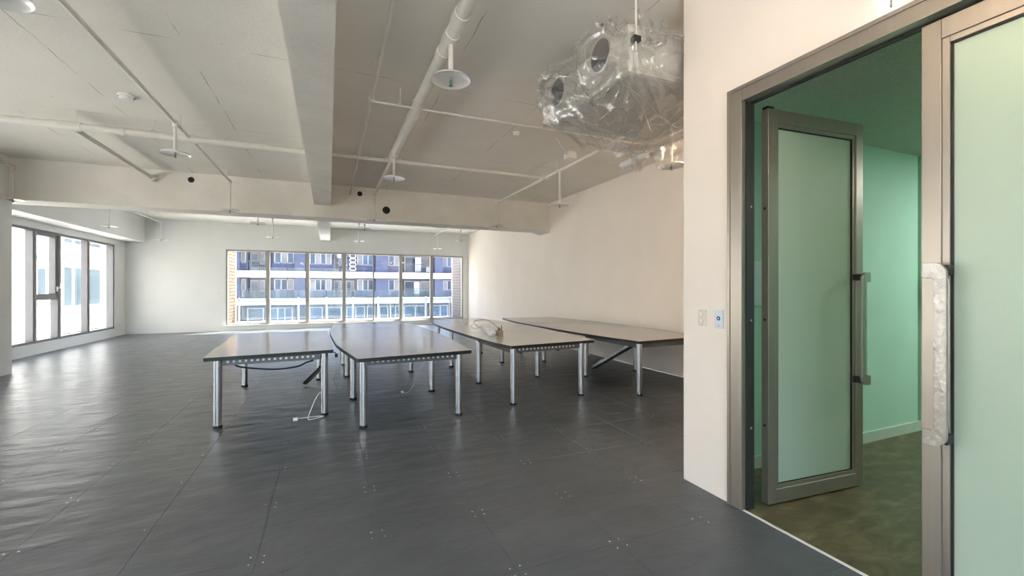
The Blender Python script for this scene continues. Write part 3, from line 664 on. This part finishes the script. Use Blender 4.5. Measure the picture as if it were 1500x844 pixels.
pipe('conduit', [(.43, YB, PZ), (.43, 10.35, PZ)], .019, 'thin conduit beside the lengthwise beam', hangers=[(.43, 4.5, PZ), (.43, 5.9, PZ), (.43, 8.2, PZ)], couplings=[((.43, 5.0, PZ), (.43, 5.1, PZ))], cr=.03)
pipe('conduit', [(.43, 5.05, PZ-.02), (4.6, 5.05, PZ-.02)], .013, 'thin conduit crossing the right bay below the plastic wrap', hangers=[(.75, 5.05, PZ), (2.8, 5.05, PZ)])
for x, lb in ((-4.95, 'slim pipe in the back bay near the left soffit'), (-1.55, 'slim pipe in the back bay left of the lengthwise beam'), (.9, 'slim pipe in the back bay right of the lengthwise beam'), (3.87, 'slim pipe in the back bay near the right wall')):
    pipe('sprinkler_branch', [(x, 10.95, PZ), (x, 17.0 if abs(x) > 3 else 14.9, PZ)], .022, lb, hangers=[(x, 12.8, PZ)])

def sprinkler(x, y, z, label, rad=.165, ztop=PZ):
    t = thing('sprinkler', (x, y, z), label, 'sprinkler', 'pendant sprinklers with round discs')
    st = MB().cyl((x, y, z+.012), (x, y, ztop), .021 if y < 5 else .018, 12).build('drop_pipe', M['pipe'], t, smooth=True)
    MB().cyl((x, y, ztop-.055), (x, y, ztop+.03), .032, 12).build('tee', M['pipe'], st, smooth=True)
    MB().lathe([(.0, .018), (rad*.5, .016), (rad*.93, .006), (rad, -.012), (rad*.985, -.012), (rad*.9, .0), (rad*.5, .009), (.0, .011)], (x, y, z), 36).build('heat_disc', M['disc'], t, smooth=True)
    hd = MB().lathe([(.0, .012), (.014, .01), (.014, -.012), (.008, -.014), (0, -.014)], (x, y, z), 14).tube([(x-.013, y, z-.008), (x-.016, y, z-.03), (x, y, z-.056)], .003, 6).tube([(x+.013, y, z-.008), (x+.016, y, z-.03), (x, y, z-.056)], .003, 6).build('head', M['rod'], t)
    MB().lathe([(.0, -.012), (.0075, -.014), (.0075, -.047), (0, -.05)], (x, y, z), 10).build('glass_bulb', M['green_bulb'], hd, smooth=True)
    MB().lathe([(.0, -.056), (.020, -.057), (.0, -.060)], (x, y, z), 14).build('deflector', M['rod'], hd)
    return t
S = [(XM, 3.54, 3.25, 'large sprinkler disc under the thick pipe, nearest the viewer'),
     (XM, 6.98, 3.23, 'sprinkler disc below the far end of the thick pipe'),
     (XM, 10.13, 3.04, 'sprinkler disc in front of the cross beam at the slim middle pipe end'),
     (XB, 6.73, 3.21, 'sprinkler disc hanging in the left bay in front of the cross pipe'),
     (XB, 10.03, 3.035, 'sprinkler disc before the cross beam at the left bay pipe end'),
     (XP, 6.80, 2.99, 'sprinkler disc hanging beside the right wall in front of the cross beam'),
     (XP, 4.06, 2.98, 'sprinkler disc half hidden by the partition wall end'),
     (XP, 9.95, 3.04, 'sprinkler disc before the cross beam at its right end'),
     (XB, 3.5, 3.22, 'sprinkler disc cut by the top left picture corner'),
     (-5.03, 10.24, 3.03, 'sprinkler disc beside the left column top'),
     (-5.0, 13.7, 3.03, 'back bay sprinkler disc in front of the left windows'),
     (-4.88, 16.9, 3.03, 'white sprinkler disc by the far left corner'),
     (-1.55, 11.74, 3.03, 'sprinkler disc just behind the cross beam left of the lengthwise beam'),
     (-1.55, 14.69, 3.03, 'sprinkler disc above the left half of the far window'),
     (.9, 14.87, 3.03, 'sprinkler disc above the middle of the far window'),
     (.85, 11.77, 3.03, 'sprinkler disc just behind the cross beam near the middle'),
     (3.86, 16.53, 3.03, 'sprinkler disc above the right half of the far window'),
     (3.88, 13.4, 3.03, 'sprinkler disc in the far right back bay')]
for s_ in S: sprinkler(*s_)
pipe('drop_pipe', [(-4.62, 9.0, PZ), (-5.03, 10.0, PZ), (-5.03, 10.24, PZ)], .02, 'short pipe feeding the sprinkler beside the left column')
def detector(x, y, label, r=.06):
    t = thing('smoke_detector', (x, y, ZC), label, 'smoke detector')
    MB().lathe([(0, 0), (r, 0), (r, -.02), (r*.95, -.022)], (x, y, ZC), 24).build('base', M['white'], t, smooth=True)
    MB().lathe([(r*.85, -.022), (r*.85, -.03), (r*.7, -.055), (0, -.06)], (x, y, ZC), 24).build('cover', M['white'], t, smooth=True)
detector(-2.21, 6.5, 'round smoke detector on the left bay ceiling', .085)
detector(2.52, 5.8, 'small white detector on the ceiling left of the wrapped unit', .05)
detector(3.7, 15.6, 'white dome fitting on the back bay ceiling near the right wall', .09)
t = thing('junction_box', (3.72, 6.3, ZC-.1), 'white junction box with a cable hanging below the wrapped unit', 'junction box')
MB().box(3.64, 3.80, 6.22, 6.38, ZC-.12, ZC-.02).build('body', M['white'], t, bevel=.01)
MB().box(3.66, 3.78, 6.24, 6.36, ZC-.02, ZC).build('bracket', M['pipe'], t)
MB().tube(smooth_path([(3.66, 6.3, ZC-.06), (3.5, 6.15, ZC-.03), (3.3, 5.9, ZC-.06), (3.18, 5.78, ZC-.02)], 6), .012, 8).build('cable', M['wcord'], t, smooth=True)

# pendant tube lamps over the near end, above the picture's upper edge, plus an added hidden pair
def tube_lamp(x, y, z, label):
    t = thing('tube_lamp', (x, y, z), label, 'light', 'warm tube lamps over the entrance end')
    MB().box(x-.035, x+.035, y-.62, y+.62, z+.035, z+.075).build('batten', M['white'], t, bevel=.006)
    for s_ in (-1, 1): MB().cyl((x, y+s_*.5, z+.075), (x, y+s_*.5, ZC), .005, 6).build('suspension_rod', M['rod'], t)
    for s_ in (-1, 1): MB().box(x-.02, x+.02, y+s_*.61-.012, y+s_*.61+.012, z-.02, z+.035).build('end_socket', M['white'], t)
    MB().cyl((x, y-.6, z), (x, y+.6, z), .014, 12).build('tube', M['tube'], t, smooth=True)
for (x, y, lb) in ((.62, 1.1, 'warm tube lamp hanging near the double door'), (-1.9, .6, 'warm tube lamp hanging over the left entrance bay'), (1.35, -1.6, 'warm tube lamp hanging behind the viewer on the right'), (-1.9, -1.6, 'warm tube lamp hanging behind the viewer on the left'), (4.2, 3.3, 'warm tube lamp hanging beyond the partition next to the wrapped unit'), (4.95, 3.5, 'warm tube lamp hanging beyond the partition by the right wall')):
    tube_lamp(x, y, 3.35, lb)  # the pair beyond the partition is added, hidden fill to brighten the right wall

# ------------------------------------------------------------------ plastic wrapped fan coil unit
UX0, UX1, UY0, UY1, UZ0, UZ1 = 2.12, 3.45, 2.72, 3.95, 3.17, 3.56
t = thing('fan_coil_unit', (2.8, 3.35, UZ0), 'grey ceiling air unit wrapped in crinkled clear plastic', 'air conditioner')
MB().box(UX0, UX1, UY0, UY1, UZ0, UZ1).build('casing', M['galv'], t, bevel=.035)
for y in (2.95, 3.66):
    c = MB().cyl((UX0-.10, y, 3.385), (UX0, y, 3.385), .145, 28).build('duct_collar', M['galv'], t, smooth=True)
    MB().cyl((UX0-.104, y, 3.385), (UX0-.1, y, 3.385), .125, 28).build('opening', M['dark'], c)
MB().box(UX0+.1, UX1-.1, UY0-.004, UY0, UZ0+.05, UZ1-.05).build('access_panel', M['galv'], t)
for (x, y) in ((UX0+.05, UY0-.03), (UX0-.03, UY1+.0), (UX1-.1, UY0-.03), (UX1-.1, UY1+.03)):
    hr = MB().cyl((x, y, UZ0+.15), (x, y, ZC), .008, 8).build('hanger_rod', M['pipe'], t)
    MB().box(x-.03, x+.03, y-.025, y+.025, UZ0+.22, UZ0+.26).build('bracket', M['black'], hr)
MB().cyl((3.3, 3.9, 3.0), (3.3, 4.35, 3.0), .04, 14).build('drain_stub', M['white'], t, smooth=True)
MB().cyl((3.45, 3.8, 3.05), (3.45, 4.2, 3.05), .03, 14).build('drain_stub', M['white'], t, smooth=True)
# film: a sack drawn over the box
def film_point(u, taut=False):
    """point and normal of the sack in cube direction u"""
    cx, cy, cz = (UX0+UX1)/2, (UY0+UY1)/2, (UZ0+UZ1)/2
    hx, hy, hz = (UX1-UX0)/2+.07, (UY1-UY0)/2+.08, (UZ1-UZ0)/2+.06
    l = (abs(u.x)**4+abs(u.y)**4+abs(u.z)**4)**(1/4)
    w_ = u/l
    x, y, z = cx+w_.x*hx, cy+w_.y*hy, cz+w_.z*hz
    if w_.x < -.5:                       # loose over the two collars, pinched between them
        e = 0
        for yc in (2.95, 3.66):
            rr = math.hypot(y-yc, (z-3.385)*.8); e = max(e, .20*max(0, 1-(rr/.30)**2.5))
        x -= e*min(1, (-w_.x-.5)/.35)
    if w_.z < -.3:                       # belly sags, lowest towards the far knot
        z -= (.15*(1-w_.x**2*.8)*(1-w_.y**2*.6)+.06*max(0, w_.y)*(1-.5*w_.x**2))*min(1, (-w_.z-.3)/.5)
    p_ = Vector((x, y, z)); nz = noise.noise
    a = nz(p_*1.9)*.06
    k1 = math.atan2(y-4.15, x-3.05); k2 = math.atan2(z-3.38, y-3.66)+.5*nz(p_*2.3); k3 = math.atan2(y-2.6, x-2.05)
    r1 = math.hypot(y-4.15, x-3.05); r3 = math.hypot(y-2.6, x-2.05)
    f1 = (1-abs(math.sin(k1*14+2.2*nz(p_*1.3))))**3
    f3 = (1-abs(math.sin(k3*12+2.0*nz(p_*1.5+Vector((7, 1, 0))))))**3
    f2 = (1-abs(math.sin(k2*7)))**3
    rid = (1-min(1, abs(nz(Vector((x*3.3+y*1.5, y*2.4-x, z*5.5)))*4.5)))**2
    fold = .065*f1*min(1, r1*1.2)*max(0, 1.2-r1*.6) + .06*f3*max(0, 1.1-r3*.7) + (.05*f2 if w_.x < -.4 else 0) + .032*rid
    nrm = Vector((w_.x**3/hx, w_.y**3/hy, w_.z**3/hz)).normalized()
    p_ += nrm*(a+fold-.025 if not taut else a*.6+.028)
    p_.z = min(p_.z, ZC-.02)
    return p_, nrm
def sack():
    bm = bmesh.new(); n = 84
    bmesh.ops.create_cube(bm, size=2)
    bmesh.ops.subdivide_edges(bm, edges=bm.edges[:], cuts=n, use_grid_fill=True)
    m = MB(); bm.verts.ensure_lookup_table()
    m.v = [tuple(film_point(v.co.copy())[0]) for v in bm.verts]; m.f = [tuple(v.index for v in f.verts) for f in bm.faces]; bm.free()
    return m
def creases():
    """sharp pressed folds of the film, fanning out from where it is gathered"""
    m = MB(); rnd = random.Random(21)
    def run(u0, u1, n=16):
        pts = []; bow = Vector((rnd.uniform(-.06, .06), rnd.uniform(-.06, .06), 0))
        for k in range(n+1):
            q = k/n; u = u0.lerp(u1, q)+bow*math.sin(q*math.pi); p_, nn = film_point(u, True); pts.append(p_)
        r = rnd.choice((.0009, .0013, .0018, .0026))
        m.tube(pts, [r*max(.15, math.sin(math.pi*(.06+.9*k/n)))**.7 for k in range(n+1)], 4)
    knot = Vector((.3, .95, -.9)); mouth = Vector((-1, .5, -.75)); top = Vector((-.9, -.95, .7)); mid = Vector((.55, .2, -1)); corner = Vector((-.85, -.9, -.9))
    for k in range(9):
        a = rnd.uniform(-1, 1); run(knot+Vector((rnd.uniform(-.1, .1), 0, rnd.uniform(-.1, .1))), Vector((-.7+a*.5, rnd.uniform(-.6, .8), -1)))
    for k in range(6): run(knot, Vector((rnd.uniform(.2, 1), rnd.uniform(-.2, .7), -1)))
    for k in range(6): run(mouth, Vector((rnd.uniform(-.7, .2), rnd.uniform(-.2, .6), -1)))
    for k in range(8): run(Vector((-1, rnd.uniform(-.8, .9), .8)), Vector((-1, rnd.uniform(-.8, .9), -.8)))
    for k in range(5): run(top, Vector((rnd.uniform(-.4, 1), -1, rnd.uniform(-.7, .7))))
    for k in range(6): run(corner, Vector((rnd.uniform(-.9, .6), rnd.uniform(-.5, .5), -1)))
    for k in range(8): run(Vector((-1, rnd.uniform(-1, 1), rnd.uniform(-1, 1))), Vector((rnd.uniform(-1, -.3), rnd.uniform(-1, 1), -1)), 10)
    return m
fo = sack().build('plastic_wrap', M['film'], t, smooth=True); fo['label'] = 'crinkled clear plastic film'
tag(creases().build('film_crease', M['crease'], fo, off=Vector(OFF[t.name])), kind='stuff')
def flap(cx, cy, z0, z1, wd, ang, name='plastic_flap'):
    m = MB(); nu, nv = 14, 18
    for j in range(nv+1):
        v = j/nv; wv = wd*(1-.65*v**1.5)
        for i in range(nu+1):
            u = i/nu-.5
            x = u*wv; y = .05*math.sin(u*19+v*3)*(.4+v)+.04*noise.noise(Vector((u*5, v*4, cx*3)))
            m.v.append((cx+x*math.cos(ang)-y*math.sin(ang), cy+x*math.sin(ang)+y*math.cos(ang), z0+(z1-z0)*v+.02*noise.noise(Vector((u*6, v*2, 3)))))
    for j in range(nv):
        for i in range(nu):
            a = j*(nu+1)+i; m.f.append((a, a+1, a+nu+2, a+nu+1))
    m.build(name, M['film'], t, smooth=True)
flap(3.30, 4.05, 3.16, 2.86, .26, -.35); flap(3.05, 4.0, 3.12, 2.98, .35, -.2); flap(3.42, 3.75, 3.16, 2.84, .45, -.5); flap(3.4, 3.3, 3.16, 2.95, .5, -.9); flap(1.98, 3.75, 3.42, 3.08, .32, 1.2); flap(2.35, 2.72, 3.66, 3.4, .4, 0.1)

# ------------------------------------------------------------------ balcony outside the far window
BY0, BY1 = YF+WT, 19.45
t = thing('balcony', (1, BY0, 0), 'terrace slab with a white kerb outside the far window', 'balcony')
MB().box(FX0-.3, FX1+.3, BY0+.01, BY1+.15, -.2, .10).build('slab', M['tile'], t)
MB().box(FX0, FX1, BY1-.08, BY1+.15, .10, .20).build('kerb', M['slab'], t)
def brickwall(xa, xb, facing, label):
    t = thing('brick_wall', ((xa+xb)/2, BY0, .1), label, 'brick wall')
    MB().box(xa+(.008 if facing < 0 else 0), xb-(.008 if facing > 0 else 0), BY0, BY1+.15, .1, 3.4).build('mortar_core', M['mortar'], t)
    mb = MB(); z = .1; row = 0
    while z < 3.3:
        y = BY0-(.2 if row % 2 else 0)
        while y < BY1+.15:
            y0, y1 = max(BY0, y+.006), min(BY1+.15, y+.40)
            if y1-y0 > .03:
                e = random.uniform(0, .006)
                if facing > 0: mb.box(xb-.02, xb+e, y0, y1, z+.011, z+.118)
                else: mb.box(xa-e, xa+.02, y0, y1, z+.011, z+.118)
            y += .406
        z += .125; row += 1
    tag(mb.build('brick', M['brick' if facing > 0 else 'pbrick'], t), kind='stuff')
    MB().box(xa-.02, xb+.02, BY1+.15, BY1+.22, .1, 3.4).build('end_pilaster', M['slab'], t)
brickwall(FX0-.3, FX0-.03, 1, 'sunlit tan brick side wall at the left end of the balcony')
brickwall(FX1+.03, FX1+.3, -1, 'shaded pale brick side wall at the right end of the balcony')
t = thing('glass_railing', (1, BY1, .2), 'glass railing with round capped posts along the balcony edge', 'railing')
px = [-3.2, -2.17, -1.14, -.1, .93, 1.95, 2.98, 4.01, 5.12]
for x in px:
    a = MB().box(x-.035, x+.035, BY1-.03, BY1+.04, .2, 1.05).build('post', M['slab'], t)
    MB().lathe([(.0, .085), (.03, .08), (.045, .045), (.03, .01), (0, 0)], (x, BY1, 1.04), 12).build('cap', M['slab'], a, smooth=True)
for a, b in zip(px[:-1], px[1:]):
    MB().box(a+.03, b-.03, BY1+.02, BY1+.032, .26, 1.41).build('glass_panel', M['rglass'], t)
MB().box(px[0], px[-1], BY1-.02, BY1+.02, .99, 1.03).build('handrail', M['slab'], t)

# ------------------------------------------------------------------ buildings outside
t = thing('ground', (0, 0, -11), 'grey street ground far below the windows', 'ground', kind='structure')
MB().box(-90, 110, -60, 120, -11.4, -11).build('paving', M['concrete'], t)
OY = 55.0; FH = 3.06
t = thing('apartment_building', (3, OY, -11), 'mauve apartment block with white floor bands across the street', 'building')
MB().box(-34, 40, OY+1.4, OY+14, -11, 14).build('wall', M['mauve'], t)
for k in range(-3, 5):
    z = FH*k
    b = MB().box(-34, 40, OY-.5, OY+1.4, z-.38, z+.34).build('floor_band', M['slab'], t)
    MB().box(-34, 40, OY-.55, OY-.5, z-.02, z+.05).build('groove', M['bframe'], b)
def px2(x): return onY(x, OY+.3)
def pil(x0, x1, rows):
    for k in rows: MB().box(px2(x0), px2(x1), OY-.1, OY+1.4, FH*k+.34, FH*(k+1)-.38).build('pilaster', M['mauve'], t)
def win(x0, x1, k, z0, z1, mat='pane', frame='bframe', n=1, y=OY+.6, parapet=True):
    a, b = px2(x0), px2(x1); zb = FH*k
    if parapet: MB().box(a-.25, b+.25, y-.1, OY+1.4, zb+.34, zb+z0).build('parapet', M['mauve'], t)
    f_ = MB().box(a, b, y-.03, y+.06, zb+z0, zb+z0+.09).box(a, b, y-.03, y+.06, zb+z1-.09, zb+z1)
    for i in range(n+1):
        c = a+(b-a)*i/n; f_.box(c-.06, c+.06, y-.03, y+.06, zb+z0, zb+z1)
    f_ = f_.build('window', M[frame], t)
    for i in range(n):
        c0, c1 = a+(b-a)*i/n+.06, a+(b-a)*(i+1)/n-.06
        mm = mat if isinstance(mat, str) else mat[i % len(mat)]
        MB().box(c0, c1, y+.01, y+.03, zb+z0+.09, zb+z1-.09).build('window_pane', M[mm], f_)
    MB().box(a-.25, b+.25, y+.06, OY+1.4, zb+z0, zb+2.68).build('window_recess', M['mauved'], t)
def balc(x0, x1, k, zt=1.45, iron=True, items=True):
    a, b = px2(x0), px2(x1); zb = FH*k
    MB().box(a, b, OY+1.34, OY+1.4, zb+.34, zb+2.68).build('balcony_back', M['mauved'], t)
    f_ = MB().box(a+.1, a+(b-a)*.55, OY+1.28, OY+1.33, zb+.5, zb+2.4).build('window', M['bframe'], t)
    MB().box(a+.2, a+(b-a)*.52, OY+1.26, OY+1.28, zb+.55, zb+2.3).build('window_pane', M['pane'], f_)
    f_ = MB().box(a+(b-a)*.6, b-.1, OY+1.28, OY+1.33, zb+1.1, zb+2.4).build('window', M['bframe'], t)
    MB().box(a+(b-a)*.63, b-.2, OY+1.26, OY+1.28, zb+1.2, zb+2.3).build('window_pane', M['panel'], f_)
    m = MB().box(a, b, OY-.02, OY+.03, zb+zt-.05, zb+zt+.02).box(a, b, OY-.02, OY+.03, zb+.4, zb+.46)
    x = a
    while x < b: m.box(x, x+.055, OY-.01, OY+.02, zb+.4, zb+zt); x += .2
    m.build('iron_railing', M['baliron'], t)
for k in (-3, -2, 0, 1, 2, 3):
    pil(346, 352, [k]); pil(432, 447, [k]); pil(550, 568, [k]); pil(636, 648, [k]); pil(290, 310, [k]); pil(700, 720, [k])
    balc(363, 388, k); win(402, 430, k, 1.25, 2.55, ['pane', 'panel', 'pane'] if k else ['pane', 'pane', 'panel'], n=3)
    win(352, 359, k, 1.2, 2.55, 'panel')
    win(454, 485, k, 1.2, 2.55, ['pane', 'panel', 'pane', 'panel'] if k else ['panel', 'pane', 'pane', 'panel'], n=4)
    balc(488, 502, k); balc(506, 521, k); win(524, 547, k, 1.2, 2.55, ['panel', 'pane', 'pane'], n=3)
    win(570, 586, k, 1.2, 2.55, ['pane', 'panel'], n=2); balc(593, 634, k); win(650, 662, k, 1.2, 2.5, ['panel', 'pane'], n=2); balc(666, 695, k)
    balc(315, 343, k); win(724, 760, k, 1.2, 2.5, ['pane', 'panel', 'pane'], n=3); balc(765, 800, k); balc(255, 285, k); win(225, 250, k, 1.2, 2.5, ['panel', 'pane'], n=2)
for (a, b, n_) in ((363, 386, 1), (396, 428, 3), (454, 472, 1), (480, 500, 1), (508, 534, 2), (538, 548, 1), (556, 568, 1), (572, 586, 2), (592, 624, 2), (634, 655, 2), (670, 700, 2), (315, 345, 2)):
    win(a, b, -1, .62, 2.35, 'pane', 'bframe', n=n_, y=OY+.2)
for x in (411, 477, 529, 570, 352):
    a = px2(x); MB().lathe([(0, .14), (.13, .1), (.16, 0), (.12, -.1), (0, -.12)], (a, OY-.6, FH+.02), 12).build('band_lamp', M['winalu'], t)
a = px2(610)
# laundry and panels on one balcony
MB().box(px2(608), px2(616), OY+.1, OY+.15, FH+.5, FH+2.3).build('hanging_sheet', M['slab'], t)
MB().box(px2(608), px2(616), OY+1.0, OY+1.05, .75, 2.3).build('hanging_sheet', M['slab'], t)
MB().box(px2(624), px2(629), OY+.1, OY+.4, FH+.4, FH+1.1).build('outdoor_unit', M['slab'], t)
MB().box(px2(494), px2(499.5), OY+.1, OY+.15, FH+2.0, FH+2.7).build('hanging_sheet', M['slab'], t)
m = MB()
for k in range(4):
    c = (px2(516.5), OY-.05, FH+.75+.5*k)
    m.tube([(c[0]+.36*math.cos(q*math.pi/8), c[1], c[2]+.22*math.sin(q*math.pi/8)) for q in range(17)], .05, 6)
m.build('scroll_panel', M['slab'], t)

HX = -12.2
t = thing('white_house', (HX, 26, -11), 'bright white stuccoed house outside the left windows', 'building')
MB().box(HX-9, HX, -8, 44, -11, 13).build('wall', M['stucco'], t)
def hwin(y0, y1, z0, z1, n):
    f_ = MB().box(HX-.02, HX+.05, y0-.08, y1+.08, z0-.08, z1+.08).build('window', M['winwhite'], t)
    w_ = (y1-y0)/n
    for i in range(n): MB().box(HX+.05, HX+.06, y0+i*w_+.12, y0+(i+1)*w_-.12, z0+.1, z1-.1).build('window_pane', M['hpane'], f_)
for dz in (0, 3.2, -3.2, 6.4):
    hwin(26.3, 27.9, .9+dz, 2.5+dz, 2); hwin(28.4, 30.3, .5+dz, 2.65+dz, 2); hwin(30.9, 32.3, .5+dz, 2.65+dz, 1)
    hwin(20.5, 22.5, .5+dz, 2.5+dz, 2); hwin(14, 16.2, .5+dz, 2.5+dz, 2); hwin(8, 10.2, .5+dz, 2.5+dz, 2)
for dz in (-.75, 2.95): MB().box(HX, HX+.12, -8, 44, dz, dz+.1).build('ledge', M['stucco'], t)
